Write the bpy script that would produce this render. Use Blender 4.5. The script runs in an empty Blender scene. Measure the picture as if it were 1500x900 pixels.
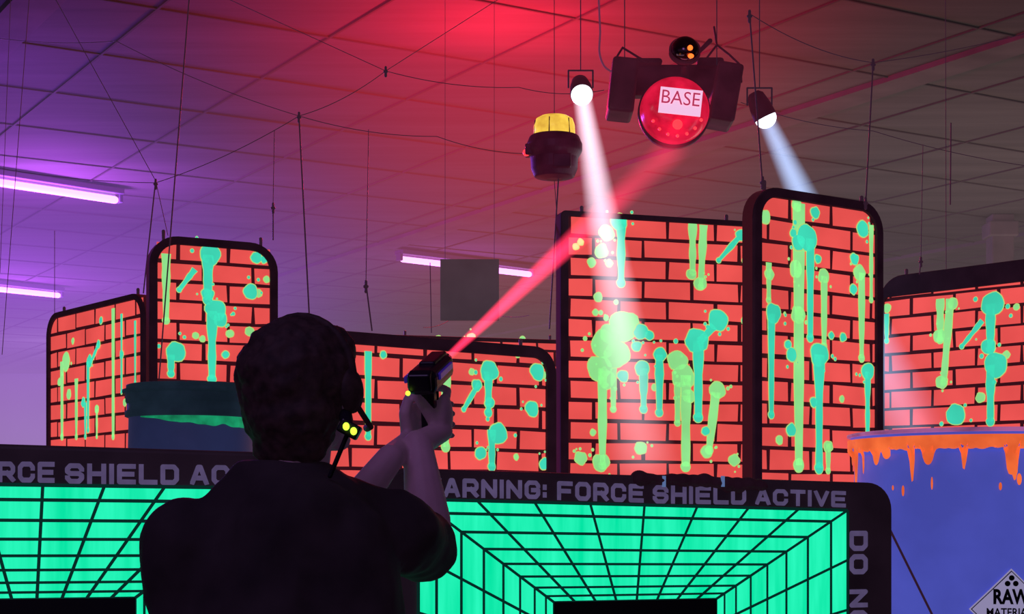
import bpy, bmesh, math, random
from mathutils import Vector, Matrix, noise
random.seed(7)
F=2400.0; CZ=1.43; HV=760.0
scene=bpy.context.scene
def W(u,v,d): return Vector(((u-750)/F*d, d, CZ+(HV-v)/F*d))
def lin(c):
    return tuple(((x/255)/12.92 if x/255<=0.04045 else ((x/255+0.055)/1.055)**2.4) for x in c)

# ------------------------------------------------------------------ materials
def mat(name,col,rough=0.6,emit=None,es=0.0,metal=0.0,nscale=0,namt=0.25,bump=0.0,spec=0.4):
    m=bpy.data.materials.new(name); m.use_nodes=True
    nt=m.node_tree; b=nt.nodes['Principled BSDF']
    c=lin(col); b.inputs['Base Color'].default_value=(*c,1)
    b.inputs['Roughness'].default_value=rough; b.inputs['Metallic'].default_value=metal
    b.inputs['Specular IOR Level'].default_value=spec
    if emit:
        b.inputs['Emission Color'].default_value=(*lin(emit),1); b.inputs['Emission Strength'].default_value=es
    if nscale:
        tc=nt.nodes.new('ShaderNodeTexCoord'); n=nt.nodes.new('ShaderNodeTexNoise')
        n.inputs['Scale'].default_value=nscale; n.inputs['Detail'].default_value=4
        nt.links.new(tc.outputs['Object'],n.inputs['Vector'])
        def var(cc,sock):
            r=nt.nodes.new('ShaderNodeValToRGB')
            r.color_ramp.elements[0].position=0.3; r.color_ramp.elements[1].position=0.7
            r.color_ramp.elements[0].color=(*[x*(1-namt) for x in cc],1)
            r.color_ramp.elements[1].color=(*[min(1,x*(1+namt)) for x in cc],1)
            nt.links.new(n.outputs['Fac'],r.inputs['Fac']); nt.links.new(r.outputs['Color'],sock)
        var(c,b.inputs['Base Color'])
        if emit: var(lin(emit),b.inputs['Emission Color'])
        if bump:
            bp=nt.nodes.new('ShaderNodeBump'); bp.inputs['Strength'].default_value=bump
            nt.links.new(n.outputs['Fac'],bp.inputs['Height']); nt.links.new(bp.outputs['Normal'],b.inputs['Normal'])
    # weak emission put in for fluorescence and haze: no need to sample it as lamps
    try: m.cycles.emission_sampling='NONE' if es<2 else 'AUTO'
    except Exception: pass
    return m
M={}
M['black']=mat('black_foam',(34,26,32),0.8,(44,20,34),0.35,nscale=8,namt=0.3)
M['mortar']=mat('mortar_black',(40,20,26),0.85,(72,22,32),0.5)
M['brick']=mat('fluorescent_red_paint',(165,60,58),0.7,(247,86,82),0.88,nscale=2.2,namt=0.18)
M['green']=mat('fluorescent_green_paint',(90,160,110),0.6,(152,240,148),0.84,nscale=3,namt=0.14)
M['teal']=mat('fluorescent_teal_paint',(40,130,120),0.6,(66,228,190),0.84,nscale=3,namt=0.14)
M['edge']=mat('fluorescent_yellow_edge',(150,160,90),0.6,(192,230,130),0.78)
M['letters']=mat('printed_lettering',(84,72,98),0.7,(96,84,122),0.65,nscale=20,namt=0.15)
M['shieldframe']=mat('printed_vinyl_black',(34,28,34),0.6,(38,24,36),0.35,nscale=5,namt=0.3)
M['gridline']=mat('grid_line_print',(8,30,26),0.7,(4,52,44),0.6)
M['gridline_c']=mat('grid_centre_print',(12,14,14),0.7)
M['wire']=mat('steel_wire',(48,34,44),0.5,(60,34,52),0.55,metal=0.3)  # emission lightens the wire as distant haze would
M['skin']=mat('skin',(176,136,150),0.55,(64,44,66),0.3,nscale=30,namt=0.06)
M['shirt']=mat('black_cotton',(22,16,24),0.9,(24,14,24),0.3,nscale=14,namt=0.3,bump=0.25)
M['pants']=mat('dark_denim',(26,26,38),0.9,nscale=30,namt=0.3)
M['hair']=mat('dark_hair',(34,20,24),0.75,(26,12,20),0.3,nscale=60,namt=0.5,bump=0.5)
M['shoe']=mat('shoe_leather',(30,28,30),0.5)
M['eyew']=mat('eye_white',(220,215,210),0.3)
M['iris']=mat('iris_brown',(60,35,20),0.3)
M['gun']=mat('phaser_plastic',(26,20,34),0.35,nscale=10,namt=0.2)
M['gunp']=mat('phaser_purple_sheen',(70,40,150),0.3,(60,40,160),0.25)  # purple sheen on the phaser edges, put into colour and emission
M['led']=mat('led_yellow_green',(160,255,60),0.3,(190,255,60),1.9)
M['ledr']=mat('led_red',(255,40,40),0.3,(255,50,60),1.9)
M['ball_glint']=mat('orange_glint',(255,120,40),0.3,(255,110,40),1.9)  # orange reflections on the mirrored ball, put in as emission
M['yellow']=mat('beacon_yellow_lens',(255,160,60),0.3,(255,180,66),1.1,nscale=12,namt=0.5)
M['dark']=mat('black_metal',(40,22,32),0.6,(74,24,42),0.5,nscale=6,namt=0.3)  # reddish emission blends the dark metal into the red haze
M['darkp']=mat('beacon_housing_plastic',(56,26,44),0.45,(84,24,48),0.35,nscale=9,namt=0.35)
M['chrome']=mat('mirror_ball_glass',(120,90,100),0.15,metal=0.9)
M['reddome']=mat('red_dome_plastic',(190,20,50),0.2,(238,24,62),0.85,nscale=7,namt=0.5)
M['plate']=mat('sign_plate_white',(235,200,225),0.5,(255,205,240),0.85)
M['redtext']=mat('sign_letters_red',(200,50,80),0.5,(215,70,110),0.6)
M['lens']=mat('spotlight_lens',(255,255,255),0.2,(240,240,255),1.95)
M['barrel']=mat('blue_plastic_drum',(66,74,165),0.45,(80,88,194),0.72,nscale=3,namt=0.14)  # emission stands in for the drum's blue glimmer under UV
M['barreld']=mat('blue_plastic_drum_dark',(40,46,80),0.5,(48,56,98),0.42,nscale=4,namt=0.2)  # darker blue-grey plastic of the smaller drums
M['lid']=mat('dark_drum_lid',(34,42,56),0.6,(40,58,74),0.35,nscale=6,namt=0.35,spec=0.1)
M['orange']=mat('fluorescent_orange_paint',(230,90,40),0.6,(255,104,52),0.9,nscale=9,namt=0.3)
M['white']=mat('placard_white',(210,205,230),0.6,(180,174,215),0.5)
M['blk']=mat('placard_print_black',(20,18,30),0.7)
M['board']=mat('hanging_grey_board',(70,58,64),0.8,(76,62,72),0.6,nscale=4,namt=0.12)
M['tube']=mat('uv_tube_glow',(255,120,255),0.3,(255,160,252),1.98)
M['fix']=mat('fixture_enamel',(96,78,108),0.5)
M['pole']=mat('column_paint',(84,70,72),0.7,(50,40,44),0.3,nscale=3,namt=0.2)
M['tape']=mat('pale_blue_tape',(120,150,200),0.6,(110,140,190),0.5)
M['gband']=mat('green_reflected_glow',(40,190,120),0.6,(30,186,122),0.6,nscale=9,namt=0.6)  # green light reflected on the drum side, put in as emission
def shield_mat():
    m=bpy.data.materials.new('fluorescent_green_vinyl'); m.use_nodes=True; nt=m.node_tree; b=nt.nodes['Principled BSDF']
    tc=nt.nodes.new('ShaderNodeTexCoord'); mp=nt.nodes.new('ShaderNodeMapping'); mp.inputs['Scale'].default_value=(9,9,0.8)
    n=nt.nodes.new('ShaderNodeTexNoise'); n.inputs['Scale'].default_value=3; n.inputs['Detail'].default_value=4
    r=nt.nodes.new('ShaderNodeValToRGB')
    r.color_ramp.elements[0].position=0.3; r.color_ramp.elements[1].position=0.72
    r.color_ramp.elements[0].color=(*lin((0,228,162)),1); r.color_ramp.elements[1].color=(*lin((44,252,192)),1)
    nt.links.new(tc.outputs['Object'],mp.inputs['Vector']); nt.links.new(mp.outputs['Vector'],n.inputs['Vector'])
    nt.links.new(n.outputs['Fac'],r.inputs['Fac']); nt.links.new(r.outputs['Color'],b.inputs['Emission Color'])
    b.inputs['Base Color'].default_value=(*lin((10,100,76)),1); b.inputs['Emission Strength'].default_value=1.0; b.inputs['Roughness'].default_value=0.5
    m.cycles.emission_sampling='NONE'
    return m
M['shield']=shield_mat()

# ------------------------------------------------------------------ helpers
def link(o): scene.collection.objects.link(o); return o
def group(name,loc):
    e=bpy.data.objects.new(name,None); e.empty_display_size=0.2; e.location=loc; return link(e)
def adopt(o,p):
    o.parent=p; o.matrix_parent_inverse=Matrix.Translation(-Vector(p.location)); return o
def mesh(name,vs,fs,m,parent=None,smooth=False):
    me=bpy.data.meshes.new(name); me.from_pydata([tuple(v) for v in vs],[],fs); me.update()
    if smooth:
        for p in me.polygons: p.use_smooth=True
    me.materials.append(m); o=link(bpy.data.objects.new(name,me))
    if parent: adopt(o,parent)
    return o
def fixn(o):
    bm=bmesh.new(); bm.from_mesh(o.data); bmesh.ops.recalc_face_normals(bm,faces=bm.faces); bm.to_mesh(o.data); bm.free()
class Geo:
    def __init__(s): s.v=[]; s.f=[]
    def add(s,vs,fs):
        b=len(s.v); s.v+= [Vector(v) for v in vs]; s.f+=[tuple(i+b for i in f) for f in fs]
    def box(s,c,sx,sy,sz,R=None):
        R=R or Matrix.Identity(3); c=Vector(c)
        vs=[c+R@Vector((x*sx/2,y*sy/2,z*sz/2)) for x in(-1,1) for y in(-1,1) for z in(-1,1)]
        s.add(vs,[(0,1,3,2),(4,6,7,5),(0,4,5,1),(2,3,7,6),(0,2,6,4),(1,5,7,3)])
    def ell(s,c,r,R=None,nu=18,nv=12):
        R=R or Matrix.Identity(3); c=Vector(c); vs=[];fs=[]
        vs.append(c+R@Vector((0,0,r[2])))
        for j in range(1,nv):
            t=math.pi*j/nv
            for i in range(nu):
                a=2*math.pi*i/nu
                vs.append(c+R@Vector((r[0]*math.sin(t)*math.cos(a),r[1]*math.sin(t)*math.sin(a),r[2]*math.cos(t))))
        vs.append(c+R@Vector((0,0,-r[2])))
        for i in range(nu):
            fs.append((0,1+i,1+(i+1)%nu))
            for j in range(nv-2):
                a=1+j*nu;fs.append((a+i,a+nu+i,a+nu+(i+1)%nu,a+(i+1)%nu))
            a=1+(nv-2)*nu; fs.append((a+i,len(vs)-1,a+(i+1)%nu))
        s.add(vs,fs)
    def cap(s,p,q,r1,r2,n=14):
        p=Vector(p);q=Vector(q);d=(q-p);L=d.length;d=d.normalized()
        R=d.to_track_quat('Z','Y').to_matrix()
        prof=[]
        for k in range(1,5): a=math.pi/2*k/4; prof.append((r1*math.sin(a),-r1*math.cos(a)))
        for k in range(0,4): a=math.pi/2*k/4; prof.append((r2*math.cos(a),L+r2*math.sin(a)))
        vs=[p-d*r1];fs=[]
        for (r,z) in prof:
            for i in range(n):
                a=2*math.pi*i/n; vs.append(p+R@Vector((r*math.cos(a),r*math.sin(a),z)))
        vs.append(q+d*r2); m=len(prof)
        for i in range(n):
            fs.append((0,1+(i+1)%n,1+i))
            for j in range(m-1):
                a=1+j*n; fs.append((a+i,a+(i+1)%n,a+n+(i+1)%n,a+n+i))
            a=1+(m-1)*n; fs.append((a+i,a+(i+1)%n,len(vs)-1))
        s.add(vs,fs)
    def chain(s,pts,rs):
        for i in range(len(pts)-1): s.cap(pts[i],pts[i+1],rs[i],rs[i+1])
    def lathe(s,c,prof,R=None,n=48):
        R=R or Matrix.Identity(3); c=Vector(c); vs=[];fs=[]
        for (r,z) in prof:
            for i in range(n):
                a=2*math.pi*i/n; vs.append(c+R@Vector((r*math.cos(a),r*math.sin(a),z)))
        for j in range(len(prof)-1):
            for i in range(n):
                fs.append((j*n+i,j*n+(i+1)%n,(j+1)*n+(i+1)%n,(j+1)*n+i))
        fs.append(tuple(range(n))[::-1]); fs.append(tuple((len(prof)-1)*n+i for i in range(n)))
        s.add(vs,fs)
    def loft(s,rings,n=28,yaw=0):
        vs=[];fs=[]
        for (cx,cy,z,rx,ry) in rings:
            for i in range(n):
                a=2*math.pi*i/n; x=rx*math.copysign(abs(math.cos(a))**0.85,math.cos(a)); y=ry*math.copysign(abs(math.sin(a))**0.85,math.sin(a))
                vs.append((cx+x*math.cos(yaw)-y*math.sin(yaw),cy+x*math.sin(yaw)+y*math.cos(yaw),z))
        for j in range(len(rings)-1):
            for i in range(n): fs.append((j*n+i,j*n+(i+1)%n,(j+1)*n+(i+1)%n,(j+1)*n+i))
        fs.append(tuple(range(n))[::-1]); fs.append(tuple((len(rings)-1)*n+i for i in range(n)))
        s.add(vs,fs)
    def make(s,name,m,parent=None,smooth=False,bevel=0,remesh=0,sm=0,disp=0):
        o=mesh(name,s.v,s.f,m,parent,smooth)
        if remesh:
            r=o.modifiers.new('remesh','REMESH'); r.mode='VOXEL'; r.voxel_size=remesh; r.use_smooth_shade=True
            if sm:
                k=o.modifiers.new('smooth','SMOOTH'); k.iterations=sm; k.factor=0.5
            if disp:
                t=bpy.data.textures.new(name+'_clouds','CLOUDS'); t.noise_scale=0.03 if disp<0.02 else 0.12
                k=o.modifiers.new('disp','DISPLACE'); k.texture=t; k.strength=disp; k.mid_level=0.5
        if bevel:
            k=o.modifiers.new('bevel','BEVEL'); k.width=bevel; k.segments=3; k.limit_method='ANGLE'
        if not remesh: fixn(o)
        return o
# square, extended block capitals drawn as thick strokes (x 0..1, y 0..1)
q=0.2
GL={'W':[[(0,1),(.22,0),(.5,.8),(.78,0),(1,1)]],
'A':[[(0,0),(.42,1),(.58,1),(1,0)],[(.16,.3),(.84,.3)]],
'R':[[(0,0),(0,1),(1-q,1),(1,1-q),(1,.45+q*.5),(1-q*.6,.42),(0,.42)],[(.55,.42),(1,0)]],
'N':[[(0,0),(0,1),(1,0),(1,1)]],
'I':[[(.5,0),(.5,1)]],
'G':[[(1,.78),(1,1-q),(1-q,1),(q,1),(0,1-q),(0,q),(q,0),(1-q,0),(1,q),(1,.48),(.55,.48)]],
':':[[(.5,.12),(.5,.2)],[(.5,.66),(.5,.74)]],
'F':[[(0,0),(0,1),(1,1)],[(0,.48),(.85,.48)]],
'O':[[(q,0),(1-q,0),(1,q),(1,1-q),(1-q,1),(q,1),(0,1-q),(0,q),(q,0)]],
'C':[[(1,.75),(1,1-q),(1-q,1),(q,1),(0,1-q),(0,q),(q,0),(1-q,0),(1,q),(1,.25)]],
'E':[[(1,0),(0,0),(0,1),(1,1)],[(0,.5),(.9,.5)]],
'S':[[(1,.78),(1,1-q),(1-q,1),(q,1),(0,1-q),(0,.5+q*.6),(q,.5),(1-q,.5),(1,.5-q*.6),(1,q),(1-q,0),(q,0),(0,q),(0,.22)]],
'H':[[(0,0),(0,1)],[(1,0),(1,1)],[(0,.5),(1,.5)]],
'L':[[(0,1),(0,0),(1,0)]],
'D':[[(0,0),(0,1),(1-q,1),(1,1-q),(1,q),(1-q,0),(0,0)]],
'T':[[(0,1),(1,1)],[(.5,1),(.5,0)]],
'V':[[(0,1),(.5,0),(1,1)]]}
def block_text(word,lw=0.92,th=0.12):
    vs=[];fs=[];x=0
    for ch in word:
        w={'I':0.0,':':0.0,'W':1.25}.get(ch,lw-0.24)
        for st in GL[ch]:
            P=[Vector((x+th+(px_ if w else 0)*w, th+py_*(1-2*th))) for px_,py_ in st]
            for a,b in zip(P[:-1],P[1:]):
                d=(b-a).normalized(); n=Vector((-d.y,d.x))*th; i=len(vs); vs+=[a+n,b+n,b-n,a-n]; fs.append((i,i+1,i+2,i+3))
            closed=(P[0]-P[-1]).length<1e-4
            for k,p in enumerate(P):
                if closed or 0<k<len(P)-1:
                    i=len(vs); vs+=[p+Vector((math.cos(t*math.pi/6+.26),math.sin(t*math.pi/6+.26)))*th for t in range(12)]; fs.append(tuple(range(i,i+12)))
                else:
                    o=P[1] if k==0 else P[-2]; d=(p-o).normalized()*th*0.98; n=Vector((-d.y,d.x)); i=len(vs); vs+=[p+n,p+n+d,p-n+d,p-n]; fs.append((i,i+1,i+2,i+3))
        x+=w+2*th+0.14
    W_=x-0.14
    return [(min(max(v.x/W_,0),1),min(max(v.y,0),1)) for v in vs],fs
def text_pts(body,offset=0.045):
    c=bpy.data.curves.new('txt','FONT'); c.body=body; c.offset=offset; c.resolution_u=4
    o=link(bpy.data.objects.new('txt',c)); bpy.context.view_layer.update()
    me=bpy.data.meshes.new_from_object(o.evaluated_get(bpy.context.evaluated_depsgraph_get()))
    vs=[v.co.copy() for v in me.vertices]; fs=[tuple(p.vertices) for p in me.polygons]
    bpy.data.objects.remove(o); bpy.data.meshes.remove(me)
    x0=min(v.x for v in vs);x1=max(v.x for v in vs);y0=min(v.y for v in vs);y1=max(v.y for v in vs)
    return [((v.x-x0)/(x1-x0),(v.y-y0)/(y1-y0)) for v in vs],fs

class Board:
    def __init__(s,name,u0,d0,u1,d1,zt0,zt1,th=0.07):
        s.P0=Vector(((u0-750)/F*d0,d0)); s.P1=Vector(((u1-750)/F*d1,d1))
        s.L=(s.P1-s.P0).length; s.e=(s.P1-s.P0)/s.L; s.n=Vector((s.e.y,-s.e.x)); s.z0=zt0;s.z1=zt1; s.th=th
        mid=(s.P0+s.P1)/2; s.g=group(name,(mid.x,mid.y,0))
    def loc(s,u,v):
        r=Vector(((u-750)/F,1.0)); det=r.x*(-s.e.y)+s.e.x*r.y
        t=(s.P0.x*(-s.e.y)+s.e.x*s.P0.y)/det
        p=r*t; return (p-s.P0).dot(s.e), CZ+(HV-v)/F*t, t
    def to3(s,a,z,off=0): 
        p=s.P0+s.e*a+s.n*off; return Vector((p.x,p.y,z))
    def outline(s,ins,r,insb=0.0,insL=None,insR=None,k=8):
        l=ins if insL is None else insL; rr=ins if insR is None else insR
        x0=l;x1=s.L-rr; pts=[(x0,insb),(x1,insb)]
        def zt(x): return s.z0+(s.z1-s.z0)*x/s.L-ins
        for i in range(k+1):
            a=math.pi/2*i/k; pts.append((x1-r+r*math.cos(a),zt(x1)-r+r*math.sin(a)))
        for i in range(k+1):
            a=math.pi/2+math.pi/2*i/k; pts.append((x0+r+r*math.cos(a),zt(x0)-r+r*math.sin(a)))
        return pts
    def slab(s,pts,o0,o1,name,m,bevel=0):
        g=Geo(); n=len(pts)
        g.add([s.to3(a,z,o0) for a,z in pts]+[s.to3(a,z,o1) for a,z in pts],
              [tuple(range(n)),tuple(range(2*n-1,n-1,-1))]+[(i,(i+1)%n,n+(i+1)%n,n+i) for i in range(n)])
        return g.make(name,m,s.g,bevel=bevel)
    def ring(s,po,pi,o0,o1,name,m):
        n=len(po);vs=[]
        for off in(o0,o1):
            vs+=[s.to3(a,z,off) for a,z in po]; vs+=[s.to3(a,z,off) for a,z in pi]
        fs=[]
        for i in range(n):
            j=(i+1)%n
            fs+=[(2*n+i,2*n+j,3*n+j,3*n+i),(i,n+i,n+j,j),(i,j,2*n+j,2*n+i),(n+i,3*n+i,3*n+j,n+j)]
        g=Geo(); g.add(vs,fs); return g.make(name,m,s.g,bevel=0.006)

def mural(b,fw,rad,splats,fL=None,fR=None,phase=0.0,z_ph=0.0,bw=0.283,bh=0.1105,mo=0.019):
    """black foam board, painted running-bond bricks, paint splats, raised rounded frame"""
    outer=b.outline(0,rad); b.slab(outer,-b.th,0,'backing',M['mortar'])
    ri=max(0.01,rad-fw); inner=b.outline(fw,ri,insb=0.05,insL=fL,insR=fR)
    b.ring(outer,inner,-0.004,0.022,'padded_frame',M['black'])
    l=fw if fL is None else fL; r=b.L-(fw if fR is None else fR)
    g=Geo(); row=0; z=0.06+z_ph
    while z<max(b.z0,b.z1)-fw:
        x=-bw*2+phase+(bw/2 if row%2 else 0)
        while x<r:
            x0=max(x+mo/2,l-0.003);x1=min(x+bw-mo/2,r+0.003)
            if x1-x0>0.015:
                j=lambda:random.uniform(-0.0035,0.0035)
                q=[(x0+j(),z+mo/2+j()),(x1+j(),z+mo/2+j()),(x1+j(),z+bh-mo/2+j()),(x0+j(),z+bh-mo/2+j())]
                q=[(a,min(c,b.z0+(b.z1-b.z0)*a/b.L-fw*0.6)) for a,c in q]
                if q[2][1]-q[1][1]>0.01: g.add([b.to3(a,c,0.003) for a,c in q],[(0,1,2,3)])
            x+=bw
        z+=bh; row+=1
    g.make('painted_bricks',M['brick'],b.g)
    GG={'G':Geo(),'T':Geo()}; GE={'G':Geo(),'T':Geo()}
    r_=r
    def blob(gg,s0,z0,r,off,n=20,jit=0.06,seed=0):
        vs=[b.to3(s0,z0,off)]
        for i in range(n):
            a=2*math.pi*i/n; rr=r*(1+jit*2.2*noise.noise(Vector((math.cos(a)*1.3+seed,math.sin(a)*1.3,seed*.7))))
            vs.append(b.to3(min(max(s0+rr*math.cos(a),l),r_),z0+rr*math.sin(a),off))
        gg.add(vs,[(0,1+i,1+(i+1)%n) for i in range(n)])
    def strip(gg,a,c,w0,w1,off,seed,n=9):
        (sa,za),(sb,zb)=a,c; d=Vector((sb-sa,zb-za)); d.normalize(); p=Vector((-d.y,d.x)); vs=[]
        for i in range(n+1):
            t=i/n; w=(w0+(w1-w0)*t)*(1+0.3*noise.noise(Vector((seed,t*4,0)))); m0=Vector((sa+(sb-sa)*t,za+(zb-za)*t))
            for sg in(1,-1):
                q=m0+p*w*sg; vs.append(b.to3(min(max(q.x,l),r_),q.y,off))
        gg.add(vs,[(2*i,2*i+1,2*i+3,2*i+2) for i in range(n)])
    offs={'G':0.007,'T':0.010}; e=0.0055
    for sp in splats:
        c=sp[0]; o=offs[c]; sd=random.uniform(0,50)
        if sp[1]=='b':
            s0,z0,t=b.loc(sp[2],sp[3]); r0=sp[4]*t/F
            blob(GG[c],s0,z0,r0,o,seed=sd,jit=0.1); blob(GE[c],s0,z0,r0+e,o-0.0015,seed=sd,jit=0.1)
            if r0>0.03:
                for k in range(3):
                    a=random.uniform(0,6.28); dd=r0*random.uniform(1.35,2.1); rr=r0*random.uniform(0.09,0.2)
                    blob(GG[c],s0+dd*math.cos(a),z0+dd*math.sin(a),rr,o,10); blob(GE[c],s0+dd*math.cos(a),z0+dd*math.sin(a),rr+e*0.6,o-0.0015,10)
        else:
            s0,z0,t=b.loc(sp[2],sp[3]); s1,z1,t1=b.loc(sp[4],sp[5]); w=sp[6]*t/F
            strip(GG[c],(s0,z0),(s1,z1),w*0.8,w*0.5,o,sd); strip(GE[c],(s0,z0),(s1,z1),w*0.8+e*.7,w*0.5+e*.7,o-0.0015,sd)
            blob(GG[c],s1,z1,w*0.72,o); blob(GE[c],s1,z1,w*0.72+e*.8,o-0.0015)
    for c,mm,nm in(('G','green','green_splatter'),('T','teal','teal_splatter')):
        if GG[c].v:
            GG[c].make(nm,M[mm],b.g); GE[c].make(nm+'_edge',M['edge'],b.g)
    for a in(0.12*b.L,0.88*b.L):
        gg=Geo(); z=b.z0+(b.z1-b.z0)*a/b.L; gg.cap(b.to3(a,z-0.02-rad*0.2,-0.03),b.to3(a,z+0.03,-0.03),0.008,0.010); gg.make('eye_bolt',M['wire'],b.g,smooth=True)
def D(c,u,v0,v1,w,u2=None): return (c,'d',u,v0,u if u2 is None else u2,v1,w)
def B(c,u,v,r): return (c,'b',u,v,r)

# ------------------------------------------------------------------ brick barriers
b=Board('brick_barrier',820,8.8,1100,9.1,3.085,3.078); 
mural(b,0.03,0.03,[B('G',914,478,22),B('G',884,505,20),B('G',902,520,20),B('G',878,540,18),B('G',888,556,14),B('G',890,490,14),D('G',882,540,682,9),D('G',898,540,600,6),
 B('T',912,552,8),B('T',938,487,11),B('T',950,492,7),B('T',932,508,7),B('T',906,326,12),D('T',909,318,415,9),
 B('G',880,368,10),B('G',866,385,6),B('G',876,436,6),B('G',850,355,4),B('G',888,342,11),B('G',892,386,5),B('G',843,362,4),B('G',872,458,4),
 D('G',1014,328,400,7),D('G',1030,330,420,7,1026),B('G',1026,416,9),B('G',1012,402,7),
 B('T',1085,345,8),D('T',1080,350,382,5,1052),B('T',1050,470,15),B('T',1020,500,18),D('T',1022,500,612,10),D('T',1045,478,500,9,1025),
 B('G',992,528,14),B('G',1000,552,17),B('G',1008,580,10),D('G',1004,550,684,10),D('G',992,560,620,6),B('T',966,520,10),D('T',965,520,605,8),
 B('T',940,540,11),D('T',942,540,600,8),B('G',1050,572,12),D('G',1048,575,660,9,1038),B('G',1035,662,8),B('G',938,657,9),B('T',1033,632,6),
 D('T',1094,330,520,7),B('T',1090,470,5),B('T',1092,382,6),B('G',850,672,9),B('G',880,678,12),B('G',1075,675,8),B('G',868,634,4),B('G',958,568,4)],fL=0.045,fR=0.012,phase=0.05,z_ph=0.02)
b=Board('brick_barrier',1102,7.8,1290,8.3,3.02,3.02)
mural(b,0.047,0.15,[B('G',1166,302,9),D('G',1169,298,682,14),B('G',1168,462,13),B('G',1165,395,12),B('T',1180,350,20),B('T',1168,356,12),B('T',1160,342,6),D('T',1185,350,495,9),B('T',1192,312,8),B('T',1196,380,6),
 B('T',1131,460,14),D('T',1128,460,608,8),B('G',1126,402,8),D('G',1125,385,440,6),B('G',1205,405,10),D('G',1206,405,508,8),
 B('T',1198,520,17),D('T',1198,520,686,12),B('T',1157,520,10),B('T',1157,630,9),B('T',1152,505,6),B('G',1212,655,8),D('G',1212,650,690,6),
 B('G',1258,400,11),D('G',1261,400,525,8),B('T',1270,545,12),D('T',1269,545,640,7),B('T',1262,336,11),B('T',1250,380,8),B('T',1248,425,7),
 D('G',1275,330,440,5),B('G',1120,318,9),B('G',1232,585,4),B('T',1216,492,5),B('T',1190,590,7),B('G',1140,645,6),B('T',1233,495,6)],phase=0.1,z_ph=0.05)
b=Board('brick_barrier',218,9.0,406,9.3,2.99,2.985)
mural(b,0.045,0.16,[B('T',308,374,15),D('T',304,374,440,10),B('T',304,432,9),B('T',316,456,15),B('T',322,468,10),D('T',310,456,556,9),B('T',375,378,8),B('T',386,381,5),B('T',366,428,11),
 B('G',378,430,5),D('G',243,372,470,7),D('T',285,395,425,5,262),B('T',256,516,14),D('T',250,520,548,7),B('G',365,486,6),B('G',336,489,5),B('G',286,492,4),B('T',330,520,5),B('G',296,497,4),B('G',390,410,4)],phase=0.02,z_ph=0.03)
b=Board('brick_barrier',72,10.5,214,9.4,2.735,2.735)
mural(b,0.035,0.15,[B('G',98,530,13),D('G',92,530,640,7),B('G',102,578,7),D('G',113,555,640,6),B('T',133,530,9),D('T',131,530,630,6),B('T',146,505,6),D('T',146,505,530,5,136),
 D('G',167,452,640,6),D('T',180,460,575,4),B('T',180,520,6),B('G',143,600,6),D('G',143,600,640,4),B('T',124,590,7),D('T',127,590,640,5),B('G',184,590,5),B('G',88,560,5),D('T',200,470,560,4),B('T',150,470,5),B('G',108,500,4)],phase=0.0)
b=Board('brick_barrier',402,7.6,812,8.55,2.325,2.32)
mural(b,0.06,0.14,[B('T',715,545,15),D('T',714,545,605,9),B('T',716,590,8),B('T',728,636,15),D('T',719,630,684,9),B('T',786,546,12),B('G',795,550,5),B('T',778,600,11),B('T',796,680,9),
 D('G',652,535,655,10),B('G',648,640,8),D('T',700,562,600,5,678),B('T',697,565,8),D('T',538,515,640,7),B('T',560,520,5),B('T',702,664,9),B('T',806,664,5),B('G',757,520,4),B('G',755,670,4),B('G',805,640,4),B('G',690,545,4),B('T',812,615,4),D('T',440,520,600,8),B('T',440,520,15)],phase=0.12,z_ph=0.06)
b=Board('brick_barrier',1290,9.93,1600,9.0,2.89,2.9)
mural(b,0.125,0.16,[D('G',1378,438,498,8),B('G',1377,492,9),D('G',1393,438,560,8,1383),B('G',1380,560,9),B('G',1396,445,8),B('T',1455,446,17),D('T',1452,446,512,10),B('T',1449,508,11),B('T',1460,535,18),D('T',1452,535,618,9),
 B('T',1400,608,15),D('T',1440,470,508,5,1410),B('G',1475,520,5),D('T',1300,460,500,5),B('G',1300,452,6),B('G',1437,583,7),B('G',1490,450,4),B('T',1530,450,12)],fL=0.03,phase=0.07,z_ph=0.04)
b=Board('brick_barrier',560,12.2,840,12.6,2.80,2.80)
mural(b,0.03,0.05,[B('T',690,495,6),B('G',642,496,4),B('G',765,497,4)],phase=0.07)

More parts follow.
